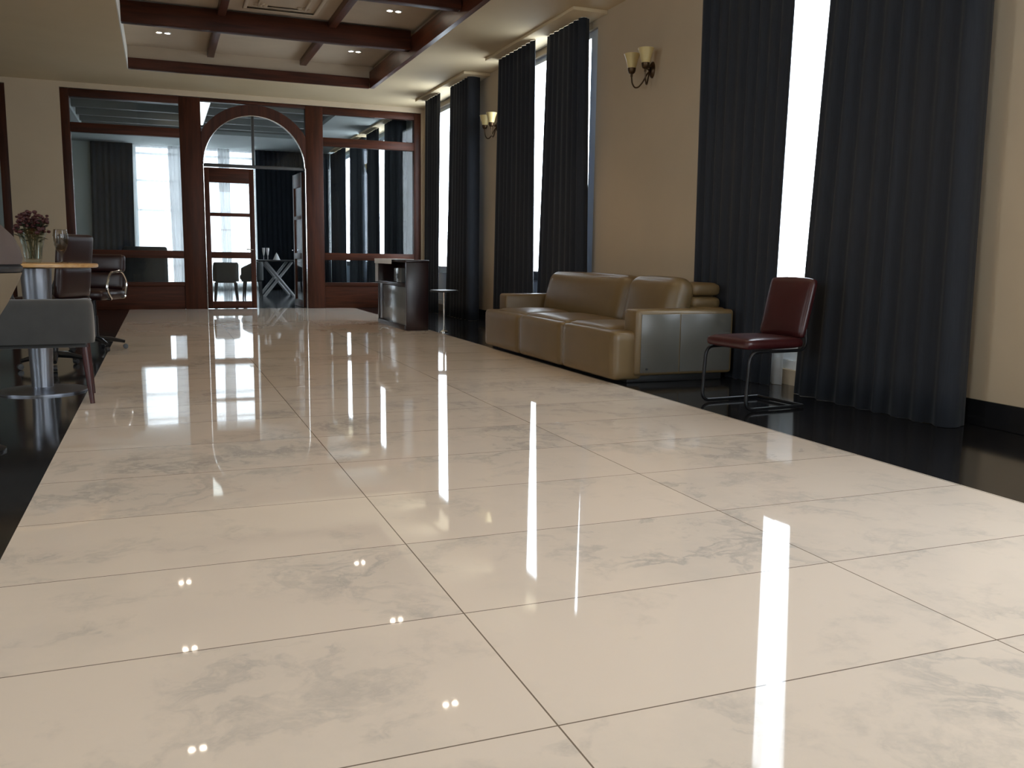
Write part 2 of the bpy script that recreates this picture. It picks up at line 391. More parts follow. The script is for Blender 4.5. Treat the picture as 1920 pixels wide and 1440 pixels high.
# cross bars of the far room's ceiling; their shade is put into the dark grey
for i, (y, lab) in enumerate(((18.6, 'grey ceiling bar nearest the partition in the far room'), (19.7, 'second grey ceiling bar in the far room'), (20.8, 'third grey ceiling bar in the far room'), (21.7, 'last grey ceiling bar in the far room'))):
    tag(MB().box(NX0, RX1, y, y+.12, HC+.06, HU, .005).build('ceiling_beam', mat('far_bar_shaded%d' % i, (.20, .21, .20, 1), .6)), lab, 'beam', 'ceiling bars of the far room', 'structure')
struct('trim_5', MB().box(NX0-.05, NX0, NRY0, NRY1, HC+.08, HU).box(RX1, RX1+.05, NRY0, NRY1, HC+.08, HU).box(NX0, RX1, NRY1, NRY1+.05, HC+.08, HU).box(NX0, RX1, NRY0-.05, NRY0, HC+.08, HU), mat('far_lip', (.24, .25, .24, 1), .6), 'grey sides of the far room ceiling coffer', 'trim')

# skirting
b = MB()
for y0, y1 in ((YB, .0), (2.05, 4.30), (6.75, 9.43), (12.35, 13.45), (16.2, YF-.1)): b.box(XW-.018, XW, y0, y1, 0, .16, .004)
struct('baseboard_right', b, SKIRT, 'black skirting along the beige right wall', 'baseboard')
struct('baseboard_end', MB().box(-2.2, -1.42, YF-.1, YF-.08, 0, .16, .004), SKIRT, 'black skirting on the beige end wall pier', 'baseboard')

# ------------------------------------------------------------------ windows of the right wall
def window_x(n, y0, y1, label, xf=XW+.08):
    root = thing('window_%d' % n, label, 'window', (xf, (y0+y1)/2, WZ0), kind='structure')
    h = (y1-y0)/2; H = WZ1-WZ0; w = .07
    f = MB(); f.box(-.03, .03, -h, -h+.26, 0, H); f.box(-.03, .03, h-w, h, 0, H); f.box(-.03, .03, -h+.26, h-w, 0, w); f.box(-.03, .03, -h+.26, h-w, H-w, H)
    f.build('frame', ALU, root, smooth=False)
    MB().box(-.03, .03, -h+.26, h-w, .56, .68).build('transom', BRONZE, root, smooth=False)
    MB().box(-.004, .004, -h+.26, h-w, .68, H-w).build('pane', WGLASS, root, smooth=False)
    MB().box(-.004, .004, -h+.26, h-w, w, .56).build('lower_pane', FROST, root, smooth=False)
    return root
wl = ['window behind the charcoal curtains beside the partition', 'window behind the charcoal curtains at the far end of the sofa', 'window behind the charcoal curtains beside the maroon chair', 'uncurtained window added on the right wall beside the viewer to light the floor', 'first window on the right wall of the far room', 'second window on the right wall of the far room']
for i, (a, c) in enumerate(WIN): window_x(i+1, a, c, wl[i])
for i, (a, c) in enumerate(LWIN_ADDED): window_x(7+i, a, c, ['left wall window added behind the viewer for daylight', 'unseen left wall window added for daylight'][i], XL-.12)
def window_y(n, x0, x1, z0, z1, y, label, bars_z=(), bars_x=(), m=ALU):
    root = thing('window_%d' % n, label, 'window', ((x0+x1)/2, y, z0), kind='structure')
    h = (x1-x0)/2; H = z1-z0; w = .07
    f = MB(); f.box(-h, -h+w, -.03, .03, 0, H); f.box(h-w, h, -.03, .03, 0, H); f.box(-h+w, h-w, -.03, .03, 0, w); f.box(-h+w, h-w, -.03, .03, H-w, H)
    f.build('frame', m, root, smooth=False)
    for zz in bars_z: MB().box(-h+w, h-w, -.025, .025, zz-z0-.03, zz-z0+.03).build('transom', m, root, smooth=False)
    for xx in bars_x: MB().box(xx-(x0+x1)/2-.025, xx-(x0+x1)/2+.025, -.02, .02, w, H-w).build('mullion', m, root, smooth=False)
    MB().box(-h+w, h-w, -.004, .004, w, H-w).build('pane', WGLASS, root, smooth=False)
    return root
window_y(9, -.55, 2.47, .1, 3.70, YN+.12, 'wide bright window at the back of the far room', (.62, 2.05, 2.80, 3.48), (.55, 1.62))
window_y(11, 2.0, 4.4, .9, 3.5, YB-.08, 'wide window added in the wall behind the viewer for daylight', (1.9,), (3.2,))
# parapet outside, seen dimly through the low panes
OUT = mat('outside_render', (.32, .33, .34, 1), .9, noise=.1, nscale=3)
struct('exterior_parapet', MB().box(6.2, 6.35, -4, 26, -.3, .66), OUT, 'grey outside parapet seen through the low window panes', 'wall')
struct('exterior_ground', MB().box(XW+T, 6.2, -4, 26, -.3, -.1), OUT, 'grey outside paving below the windows', 'ground')

# ------------------------------------------------------------------ curtains
def drape(name, m, gap_t, gap_b, out_t, out_b, x=4.42, z0=.003, z1=3.655, ret=.17, amp=.022, wl=.13, seed=0, along='y', base=None, label='', cat='curtain', group=None, thick=.006, pinch=0):
    """a hanging panel running from the gap edge to its outer edge, then turning back to the wall"""
    rr = random.Random(seed); rows = 14
    L = abs(out_t-gap_t); nf = max(3, int(L/wl)); n = nf*8
    ph = [rr.uniform(-.35, .35) for _ in range(nf+2)]; am = [rr.uniform(.3, 1.5) for _ in range(nf+2)]
    vs = []; cols = 0
    for i in range(rows+1):
        t = i/rows; z = z0+(z1-z0)*t; row = []
        g = gap_b+(gap_t-gap_b)*t; o = out_b+(out_t-out_b)*t
        if pinch: mid = math.exp(-((z-1.1)/.5)**2); g += (o-g)*pinch*mid
        k_a = .75+.35*(1-t)
        for j in range(n+1):
            u = j/n; s = u*nf; q = int(s); fr = s-q
            a = am[q]*(1-fr)+am[min(q+1, nf+1)]*fr; pz = ph[q]*(1-fr)+ph[min(q+1, nf+1)]*fr
            d = amp*k_a*a*math.sin(2*PI*(s+pz*(1-t)*.5))
            if u > .97: d *= .5
            row.append((g+(o-g)*u, x+d))
        sg = 1 if o > g else -1
        if ret:
            for j in range(1, 8):
                a = j/7; row.append((o+sg*(.02*math.sin(a*PI*1.5)), x+ret*a))
        cols = len(row)
        for p, q in row: vs.append((q, p, z) if along == 'y' else (p, q, z))
    fs = [(i*cols+j, i*cols+j+1, (i+1)*cols+j+1, (i+1)*cols+j) for i in range(rows) for j in range(cols-1)]
    o = MB().add(vs, fs).build(name, m, None, angle=80)
    if thick:
        md = o.modifiers.new('thickness', 'SOLIDIFY'); md.thickness = thick; md.offset = 0
    return tag(o, label, cat, group)
G1 = 'charcoal curtains of the hall'
# window nearest the partition
drape('curtain', DRAPE, 14.64, 14.72, 15.52, 15.58, seed=1, label='narrow charcoal curtain touching the partition corner', group=G1)
drape('curtain', DRAPE, 14.08, 14.33, 13.12, 13.08, seed=2, label='charcoal curtain behind the small round table', group=G1)
# middle window
drape('curtain', DRAPE, 10.60, 10.52, 11.88, 11.98, seed=3, label='charcoal curtain left of the slim gap behind the sofa end', group=G1)
drape('curtain', DRAPE, 10.40, 10.59, 9.44, 9.30, x=4.50, ret=.10, seed=4, label='charcoal curtain right of the slim gap behind the sofa', group=G1)
# window beside the maroon chair
drape('curtain', DRAPE, 5.74, 5.80, 7.00, 6.94, x=4.50, ret=.10, seed=5, label='charcoal curtain between the sofa back and the bright gap', group=G1)
drape('curtain', DRAPE, 5.22, 5.41, 4.06, 3.99, seed=6, label='widest charcoal curtain right of the maroon chair', group=G1)
G2 = 'curtains of the far room'
drape('curtain', DRAPEB, 18.60, 18.74, 17.48, 17.46, seed=7, label='dark curtain seen through the right end of the partition glass', group=G2)
drape('curtain', DRAPEB, 19.15, 19.12, 20.35, 20.40, seed=8, label='dark curtain left of the wider gap in the far room', group=G2)
drape('curtain', DRAPEB, 22.25, 22.45, 20.85, 20.80, seed=9, label='dark curtain right of the farther gap in the far room', group=G2)
drape('curtain', DRAPEB, 22.85, 22.95, 24.95, 24.95, seed=10, label='dark curtain at the back corner of the far room', group=G2)
drape('curtain', DRAPEB, -.55, -.62, -1.50, -1.58, x=YN-.16, along='x', ret=.1, z1=3.69, seed=11, amp=.03, label='dark blue curtain left of the bright back window', group=G2)
drape('curtain', DRAPEB, 2.45, 2.45, 4.40, 4.40, x=YN-.16, along='x', ret=.08, z1=3.69, seed=12, amp=.03, label='dark blue curtain right of the bright back window', group=G2)
G3 = 'white sheer curtains'
drape('sheer_curtain', DSHEER, -.62, -.62, 2.50, 2.50, x=YN-.025, along='x', ret=0, z1=3.69, seed=17, amp=.012, wl=.11, thick=0, label='wide white sheer hanging over the back window', cat='sheer curtain', group=G3)
drape('sheer_curtain', DSHEER, .28, .32, .78, .72, x=YN-.085, along='x', ret=0, z1=3.69, seed=13, amp=.02, wl=.09, thick=0, label='white sheer gathered beside the left post in the back window', cat='sheer curtain', group=G3)
drape('sheer_curtain', DSHEER, 1.50, 1.55, 1.80, 1.78, x=YN-.085, along='x', ret=0, z1=3.69, seed=14, amp=.02, wl=.07, thick=0, label='white sheer seen through the closed door leaf', cat='sheer curtain', group=G3)
drape('sheer_curtain', SHEER, 5.74, 5.80, 6.6, 6.6, x=4.61, ret=0, z1=3.64, seed=15, amp=.02, wl=.1, thick=0, label='white sheer left in the bright gap beside the maroon chair', cat='sheer curtain', group=G3)
drape('sheer_curtain', SHEER, 5.55, 5.60, 4.35, 4.35, x=4.61, ret=0, z1=3.64, seed=16, amp=.02, wl=.1, thick=0, label='white sheer right in the bright gap beside the maroon chair', cat='sheer curtain', group=G3)

def pelmet(y0, y1, label):
    o = MB().box(4.28, XW, y0, y1, HC-.04, HC, .008).build('curtain_pelmet', CEIL); tag(o, label, 'pelmet', 'curtain pelmets', 'structure')
pelmet(12.98, 15.7, 'cream pelmet over the curtains beside the partition'); pelmet(9.2, 12.05, 'cream pelmet over the curtains behind the sofa')
pelmet(3.9, 6.95, 'cream pelmet over the curtains beside the maroon chair'); pelmet(17.35, 20.5, 'pelmet over the first curtains of the far room'); pelmet(20.7, 24.3, 'pelmet over the farther curtains of the far room')

# ------------------------------------------------------------------ wooden glazed partitions
D0, D1 = YF-.07, YF+.07
def yb(b, x0, x1, z0, z1, d0=D0, d1=D1, r=.008): return b.box(x0, x1, d0, d1, z0, z1, r)
def partition(n, x0, x1, gx0, gx1, label):
    root = thing('window_%d' % n, label, 'window', ((x0+x1)/2, YF, 0), kind='structure')
    o = -(x0+x1)/2; M = Matrix.Translation((o, -YF, 0))
    def bl(name, m, *boxes):
        b = MB()
        for q in boxes: b.box(q[0], q[1], q[4] if len(q) > 4 else D0, q[5] if len(q) > 4 else D1, q[2], q[3], .008, M)
        return b.build(name, m, root)
    bl('stile', WOOD, (x0, gx0, 0, 3.60)); bl('stile', WOOD, (gx1, x1, 0, 3.60))
    bl('head_rail', WOODH, (gx0, gx1, 3.48, 3.60)); bl('transom', WOODH, (gx0, gx1, 2.92, 3.07)); bl('mid_rail', WOODH, (gx0, gx1, .88, 1.01))
    bl('bottom_rail', WOODH, (gx0, gx1, .40, .47)); bl('base_panel', WOODH, (gx0, gx1, 0, .40, D0+.015, D1-.015))
    for z0, z1 in ((3.07, 3.48), (1.01, 2.92), (.47, .88)):
        MB().box(gx0, gx1, YF-.004, YF+.004, z0, z1, 0, M).build('pane', GLASS, root, smooth=False)
    return root
partition(12, -1.42, .735, -1.29, .385, 'glazed wooden partition left of the arch')
partition(13, 2.50, 4.63, 2.81, 4.50, 'glazed wooden partition right of the arch')
partition(14, -4.6, -2.20, -4.45, -2.33, 'glazed wooden partition at the left edge behind the flowers')
# arch between the posts
AX, AZ, AR = 1.6175, 2.50, .865
arch = thing('door_1', 'round wooden arch with fanlight over the double doors', 'doorway', (AX, YF, 0), kind='structure')
b = MB(); No = 40; Ro = 1.045; hw = .8825
inner = []; outer = []
for i in range(No+1):
    a = PI*i/No; inner.append((AR*math.cos(a), AZ+AR*math.sin(a)))
    x = Ro*math.cos(a); z = AZ+Ro*math.sin(a)
    if abs(x) > hw: x = math.copysign(hw, x); z = AZ+(math.sqrt(Ro**2-hw**2) if abs(math.tan(a))*hw > math.sqrt(Ro**2-hw**2) else abs(math.tan(a))*hw)
    outer.append((x, z))
for y in (-.07, .07):
    pass
vs = []; fs = []
for (p, q) in ((inner, -.075), (outer, -.075), (outer, .075), (inner, .075)):
    for x, z in p: vs.append((x, q, z))
n1 = No+1
for i in range(No):
    for k in range(4):
        a, c = k*n1, ((k+1) % 4)*n1
        fs.append((a+i, a+i+1, c+i+1, c+i))
b.add(vs, fs); b.build('arch_band', WOOD, arch)
MB().box(-hw, hw, -.07, .07, 3.55, 3.60, .006).build('head_rail', WOODH, arch)
for s in (-1, 1):
    MB().box(s*hw-.012 if s > 0 else -hw, s*hw if s > 0 else -hw+.012, -.06, .06, 0, AZ).build('jamb', WOOD, arch)
    MB().tube([(s*(hw-.016), -.068, .0), (s*(hw-.016), -.068, AZ)], .007, 6).build('jamb_strip', STRIP, arch, label='bright metal edge strip')
    zs = AZ+math.sqrt(Ro**2-hw**2)
    poly = [(s*hw, zs)]+[(s*math.sqrt(max(0, Ro**2-(z-AZ)**2)), z) for z in [zs+(3.54-zs)*k/10 for k in range(1, 11)]]+[(s*.05, 3.55), (s*hw, 3.55)]
    MB().prism(poly, -.004, .004, 'y').build('spandrel_pane', GLASS, arch, smooth=False)
MB().tube([(AR*.992*math.cos(PI*i/30), -.07, AZ+AR*.992*math.sin(PI*i/30)) for i in range(31)], .006, 6).build('arch_highlight_strip', STRIP, arch, label='strip added for the varnish highlight along the arch')  # added strip stands for the reflection along the varnished edge
MB().box(-hw+.012, hw-.012, -.03, .03, 2.465, 2.52, .005).build('transom', BRONZE, arch)
MB().box(-.045, .0, -.03, .03, 2.52, AZ+AR, .004).build('mullion', BRONZE, arch)
poly = [(AR*.99*math.cos(PI*i/24), AZ+.02+(AR*.98)*math.sin(PI*i/24)) for i in range(25)]
MB().prism(poly, -.003, .003, 'y').build('fanlight_pane', GLASS, arch, smooth=False)
# door leaves
def leaf(n, label, loc, rz):
    root = thing('door_%d' % n, label, 'door', loc, rz, kind='structure'); W = .835
    MB().box(0, .085, -.022, .022, .006, 2.45, .004).build('stile', WOOD, root); MB().box(W-.085, W, -.022, .022, .006, 2.45, .004).build('stile', WOOD, root)
    for z0, z1 in ((.006, .13), (.89, 1.00), (1.62, 1.68), (2.20, 2.45)): MB().box(.085, W-.085, -.022, .022, z0, z1, .004).build('rail', WOODH, root)
    for z0, z1 in ((.13, .89), (1.00, 1.62), (1.68, 2.20)): MB().box(.085, W-.085, -.003, .003, z0, z1).build('pane', GLASS, root, smooth=False)
    h = MB().tube(fillet([(W-.045, .02, 1.05), (W-.045, .06, 1.05), (W-.15, .06, 1.05)], .015), .009, 8); h.tube([(W-.045, -.02, 1.05), (W-.045, -.06, 1.05), (W-.15, -.06, 1.05)], .009, 8)
    h.build('handle', CHROME, root)
    MB().tube([(W, -.0, .02), (W, -.0, 2.45)], .006, 6).build('edge_strip', STRIP, root, label='bright metal edge strip')
    return root
leaf(2, 'closed glazed door leaf under the left half of the arch', (.758, YF, 0), 0)
leaf(3, 'open glazed door leaf swung into the far room', (2.455, YF+.06, 0), math.radians(93))

# ------------------------------------------------------------------ sofa
def sofa():
    root = thing('sofa', 'long taupe leather three-seat sofa against the right wall', 'sofa', (3.85, 7.75, 0))
    M = Matrix.Translation((-3.85, -7.75, 0))
    MB().box(3.46, 4.36, 6.26, 9.24, 0, .06, .01, M).build('plinth', PLINTH, root)
    ys = [6.225, 7.24, 8.27, 9.29]
    for i in range(3):
        a, c = ys[i]+.004, ys[i+1]-.004
        b = MB(); cy = (a+c)/2; w = c-a
        b.cushion((3.455, cy, .222), (.27, w, .396), .045, (.012, 0, .0), M=M)      # front recliner panel
        sa, scs = max(a, 6.43), min(c, 9.08)
        b.cushion((3.70, (sa+scs)/2, .345), (.66, scs-sa, .19), .06, (0, 0, .02), M=M)
        b.build('seat', CREAML, root)
    R = Matrix.Rotation(math.radians(-13), 4, 'Y')
    for (a, c) in ((6.43, 7.26), (7.27, 9.08)):
        cy = (a+c)/2; w = c-a
        b = MB(); b.cushion((0, 0, 0), (.24, w, .50), .11, (.03, 0, .01), n=14, M=M @ Matrix.Translation((4.06, cy, .59)) @ Matrix.Rotation(math.radians(14), 4, 'Y'))
        b.build('back_cushion', CREAML, root)
    b = MB(); b.box(4.14, 4.40, 6.28, 9.22, .06, .60, .03, M); b.build('back_frame', CREAML, root)
    MB().cushion((4.30, 7.75, .63), (.29, 2.66, .11), .05, M=M).build('lower_back_roll', CREAML, root)
    MB().cushion((4.30, 7.75, .742), (.29, 2.64, .115), .05, M=M).build('upper_back_roll', CREAML, root)
    for (a, c, s) in ((6.20, 6.42, -1), (9.09, 9.31, 1)):
        b = MB(); b.box(3.50, 4.42, a, c, .06, .59, .03, M, 4)
        arm = b.build('armrest', CREAML, root)
        y = a if s < 0 else c
        p = MB(); p.box(3.545, 3.90, y-.006, y+.006, .085, .555, .005, M); p.box(3.908, 4.39, y-.006, y+.006, .085, .555, .005, M)
        p.build('side_panel', SIDEL, arm)
        if s < 0: MB().lathe([(.009, 0), (.009, .008), (.0, .010)], (0, 0, 0), 12, M @ Matrix.Translation((3.60, y-.006, .115)) @ Matrix.Rotation(PI/2, 4, 'X')).build('button', BLACKP, arm)
    return root
sofa()

# ------------------------------------------------------------------ cantilever chair (front faces local -X)
def cantilever_chair(label, loc, rz):
    root = thing('cantilever_chair', label, 'chair', loc, rz)
    MB().cushion((-.02, 0, .445), (.50, .44, .07), .035, (0, 0, .012)).build('seat', MAROON, root)
    Mb = Matrix.Translation((.268, 0, .675)) @ Matrix.Rotation(math.radians(13), 4, 'Y')
    b = MB(); b.cushion((0, 0, 0), (.06, .42, .41), .029, (.015, 0, .01), M=Mb); b.build('backrest', MAROON, root)
    for s in (-1, 1):
        y = s*.225
        p = fillet([(.265, y*.8, .62), (.235, y, .398), (-.25, y, .398), (-.27, y, .015), (.24, y, .015)], .07, 6)
        b = MB().tube(p, .012, 10); b.build('frame_tube', BLACKM, root)
    MB().tube([(.24, -.225, .015), (.24, .225, .015)], .012, 10).build('floor_bar', BLACKM, root)
    MB().tube([(-.05, -.225, .398), (-.05, .225, .398)], .01, 8).build('seat_bar', BLACKM, root)
    return root
cantilever_chair('maroon leather cantilever chair standing before the curtain', (3.80, 5.06, 0), math.radians(5))

# ------------------------------------------------------------------ wall sconces
def sconce(label, y, z=2.88, group='wall lights on the right wall'):
    root = thing('wall_sconce', label, 'wall light', (XW, y, z), 0, group)
    bp = MB(); bp.lathe([(.0, .03), (.035, .028), (.05, .012), (.055, 0)], n=24, M=Matrix.Rotation(-PI/2, 4, 'Y') @ Matrix.Diagonal((1.5, 1, 1, 1)))
    bp.sphere((-.045, 0, .01), .02); bp.build('backplate', BRASSD, root)
    for s in (-1, 1):
        p = [(-.02, 0, 0), (-.05, s*.02, -.04), (-.08, s*.05, -.12), (-.11, s*.085, -.165), (-.135, s*.115, -.165), (-.155, s*.135, -.12), (-.16, s*.14, -.05)]
        q = fillet(p, .05, 4)
        MB().tube(q, .008, 8).build('arm', BRASSD, root)
        cup = MB().lathe([(.0, -.06), (.012, -.055), (.012, -.03), (.03, -.02), (.04, .005), (.042, .03), (.036, .03), (.03, .0), (0, 0)], (-.16, s*.14, .0), 20, cap=False).build('candle_cup', BRASSD, root)
        prof = [(.03, 0), (.04, .012), (.05, .05), (.062, .10), (.082, .155), (.079, .157), (.058, .10), (.046, .05), (.036, .016), (.0, .010)]
        MB().lathe(prof, (-.16, s*.14, .012), 28, cap=False).build('lamp_shade', SHADE, root)
    return root
sconce('amber glass wall light between the sofa and the near curtains', 8.18)
sconce('amber glass wall light between the two far curtains', 12.62)
sconce('wall light seen through the right partition glass', 20.6)

# ------------------------------------------------------------------ service counter by the right-hand curtains
def counter():
    root = thing('service_counter', 'dark mahogany service counter with pale front panel', 'counter', (3.15, 12.27, 0))
    M = Matrix.Translation((-3.15, -12.27, 0)); x0, x1, y0, y1, H = 3.0, 3.30, 11.45, 13.10, .93
    MB().box(x0, x1, y0, y0+.05, .0, H-.03, .004, M).build('side_panel', DWOOD, root)
    MB().box(x0, x1, y1-.05, y1, .0, H-.03, .004, M).build('side_panel', DWOOD, root)
    MB().box(x1-.03, x1, y0+.05, y1-.05, .0, H-.03, .0, M).build('back_panel', DWOOD, root)
    MB().box(x0-.01, x1+.01, y0-.01, y1+.01, H-.03, H, .006, M).build('top', DWOOD, root)
    MB().box(x0, x1-.03, y0+.05, y1-.05, .58, .62, .003, M).build('shelf', DWOOD, root)
    MB().box(x0-.015, x1-.03, y0+.05, y1-.05, 0, .06, .003, M).build('plinth', DWOOD, root)
    MB().box(x0+.01, x0+.03, y0+.06, y1-.30, .06, .57, .004, M).build('front_panel', GREYPANEL, root, label='pale grey front panel')
    MB().box(x0+.01, x0+.03, y1-.30, y1-.05, .06, .58, .004, M).build('front_stile', DWOOD, root)
    return root
counter()
o = thing('card_terminal_box', 'pale grey box with a black square in the counter niche', 'box', (3.10, 12.05, .62))
MB().box(-.07, .10, -.20, .20, 0, .20, .012).build('housing', GREYPANEL, o); MB().box(-.076, -.069, -.05, .06, .05, .12, .003).build('black_window', BLACKP, o)
b = MB()
b.box(2.96, 3.28, 12.1, 13.13, .931, .938, .002); b.box(2.955, 2.962, 12.1, 13.13, .87, .938, .002)
b.box(2.965, 3.26, 13.115, 13.125, .60, .938, .002)
# folds of the hanging end
for k in range(6): b.tube([(2.99+k*.05, 13.128, .935), (2.985+k*.05, 13.135, .61)], [.008, .014], 8)
tag(b.build('white_cloth', CLOTH), 'white cloth draped over the far end of the counter', 'cloth')
# small round pedestal table
def round_table(name, label, loc, r, h, topm, polem, pr, base_r, cat='table', topt=.025):
    root = thing(name, label, cat, loc)
    MB().lathe([(0, h-topt), (r-.01, h-topt), (r, h-topt+.006), (r, h-.006), (r-.006, h), (0, h)], n=48, cap=False).build('tabletop', topm, root)
    MB().lathe([(pr*.7, .03), (pr*.75, .2), (pr, h-topt-.01), (pr*1.15, h-topt)], n=28).build('pedestal', polem, root)
    MB().lathe([(0, 0), (base_r, 0), (base_r, .012), (base_r*.6, .022), (pr*1.2, .035), (0, .035)], n=40, cap=False).build('base', polem, root)
    return root
round_table('side_table', 'small black round table beside the counter', (3.43, 11.16, 0), .185, .55, BLACKP, CHROME, .016, .06)

# ------------------------------------------------------------------ left group
round_table('pedestal_table', 'round oak-topped table on a steel pedestal beside the left edge', (-.815, 7.05, 0), .40, .905, OAK, STEEL, .10, .29, topt=.028)
def flowers():
    root = thing('flower_vase', 'clear glass vase of dark red flowers on the oak table', 'vase', (-.825, 7.05, .905))
    MB().lathe([(.045, 0), (.05, .01), (.055, .03), (.062, .10), (.082, .18), (.105, .235), (.101, .235), (.078, .18), (.058, .10), (.05, .03), (0, .02)], n=28, cap=False).build('vase', VGLASS, root)
    rr = random.Random(4); st = MB(); lf = MB(); pt = MB()
    for k in range(16):
        a = rr.uniform(0, 2*PI); sp = rr.uniform(.02, .13); h = rr.uniform(.25, .36)-sp*.3
        tip = Vector((sp*math.cos(a), sp*math.sin(a)*.8, h))
        st.tube([(rr.uniform(-.02, .02), rr.uniform(-.02, .02), .03), tip*.5+Vector((0, 0, .04)), tip], .003, 5)
        for q in range(7):
            d = Vector((rr.gauss(0, .018), rr.gauss(0, .018), rr.gauss(0, .014))); pt.sphere(tip+d, rr.uniform(.010, .018), (1, 1, .8), 8)
        for q in range(7):
            d = tip*rr.uniform(.6, .95); ax = rr.uniform(0, 2*PI); l = rr.uniform(.03, .06)
            e = d+Vector((l*math.cos(ax), l*math.sin(ax), rr.uniform(-.01, .03))); w = Vector((-math.sin(ax), math.cos(ax), 0))*.011; mid = (d+e)/2+Vector((0, 0, .008))
            lf.add([d, mid+w, e, mid-w], [(0, 1, 2, 3)])
    st.build('stems', LEAF, root); lf.build('leaves', LEAF, root); pt.build('blossoms', PETAL, root)
flowers()
o = thing('glass_goblet', 'clear tinted glass goblet beside the flower vase', 'glass', (-.645, 7.02, .905))
MB().lathe([(.04, 0), (.042, .005), (.008, .012), (.007, .06), (.03, .09), (.045, .13), (.05, .19), (.042, .235), (.039, .235), (.046, .19), (.04, .13), (.025, .095), (0, .085)], n=24, cap=False).build('bowl', glass_mat('tinted_glass', (.80, .77, .72, 1), .9), o)

def tub_chair(label, loc, rz, fab, legm, W=.60, D=.58, top=.72, seat=.44, name='tub_armchair', group=None, low=.47, cat='armchair'):
    """low wrap-around back; faces local +Y"""
    root = thing(name, label, cat, loc, rz, group)
    hw, hd = W/2, D/2; th = .085; rc = .12
    # plan path of the shell (U shape open to +Y)
    def upath(o):
        return [(-hw+o, hd*.75)]+[tuple(p[:2]) for p in fillet([(-hw+o, hd*.55, 0), (-hw+o, -hd+o, 0), (hw-o, -hd+o, 0), (hw-o, hd*.55, 0)], rc, 6)]+[(hw-o, hd*.75)]
    po, pi = upath(0), upath(th); n = len(po); vs = []; fs = []
    zt = lambda y: top-(.10 if y > hd*.3 else 0)*1.0-.0
    prof = [(0, low-.02), (0, top-.035), (.012, top-.01), (.03, top)]
    rows = []
    for t, z in ((0, 0), (0, 1), (.12, 2), (.35, 3), (.65, 3), (.88, 2), (1, 1), (1, 0)):
        row = []
        for i in range(n):
            x = po[i][0]*(1-t)+pi[i][0]*t; y = po[i][1]*(1-t)+pi[i][1]*t
            dz = [low, top-.04, top-.012, top][z]
            if z: dz -= .14*max(0, min(1, (y+hd*.2)/(hd*.95)))
            row.append((x, y, dz))
        rows.append(row)
    for row in rows: vs += row
    m = len(rows)
    for i in range(m):
        j = (i+1) % m
        for k in range(n-1): fs.append((i*n+k, i*n+k+1, j*n+k+1, j*n+k))
    fs.append(tuple(i*n for i in range(m))); fs.append(tuple(i*n+n-1 for i in range(m))[::-1])
    MB().add(vs, fs).build('backrest', fab, root, angle=50)
    MB().cushion((0, .03, low+.065), (W-2*th+.01, D-th-.02, .12), .045, (0, 0, .015)).build('seat', fab, root)
    MB().box(-hw+.05, hw-.05, -hd+.06, hd-.06, low-.03, low-.004, .01).build('seat_frame', fab, root)
    for sx in (-1, 1):
        for sy in (-1, 1):
            x, y = sx*(hw-.06), (-hd+.07 if sy < 0 else hd-.12)
            MB().tube([(x+sx*.03, y+sy*.03, 0), (x, y, low-.03)], [.015, .026], 10).build('leg', legm, root)
    return root
tub_chair('grey velvet armchair with red-brown legs at the oak table', (-.785, 6.63, 0), math.radians(3), GREYF, CHERRY, .70, .60, .685, .46, low=.40)

# chair with a rounded shell at the very left edge
o = thing('egg_armchair', 'taupe round-backed armchair cut off by the left edge', 'armchair', (-.905, 4.98, 0))
MB().lathe([(.06, .52), (.12, .61), (.20, .74), (.255, .85), (.268, .885)], n=40).build('shell', BEIGEF, o, label='beige lower shell')
MB().lathe([(.262, .887), (.272, .90), (.272, .915), (.262, .925)], n=40).build('piping', BLACKP, o)
MB().lathe([(.268, .927), (.274, .955), (.266, 1.0), (.24, 1.06), (.19, 1.115), (.11, 1.155), (0, 1.17)], n=40).build('backrest', TAUPEF, o)
MB().lathe([(.05, .02), (.035, .06), (.03, .50), (.06, .52)], n=20).build('stem', STEEL, o)
MB().lathe([(0, 0), (.15, 0), (.15, .012), (.05, .03), (0, .03)], n=36, cap=False).build('base', BLACKM, o)

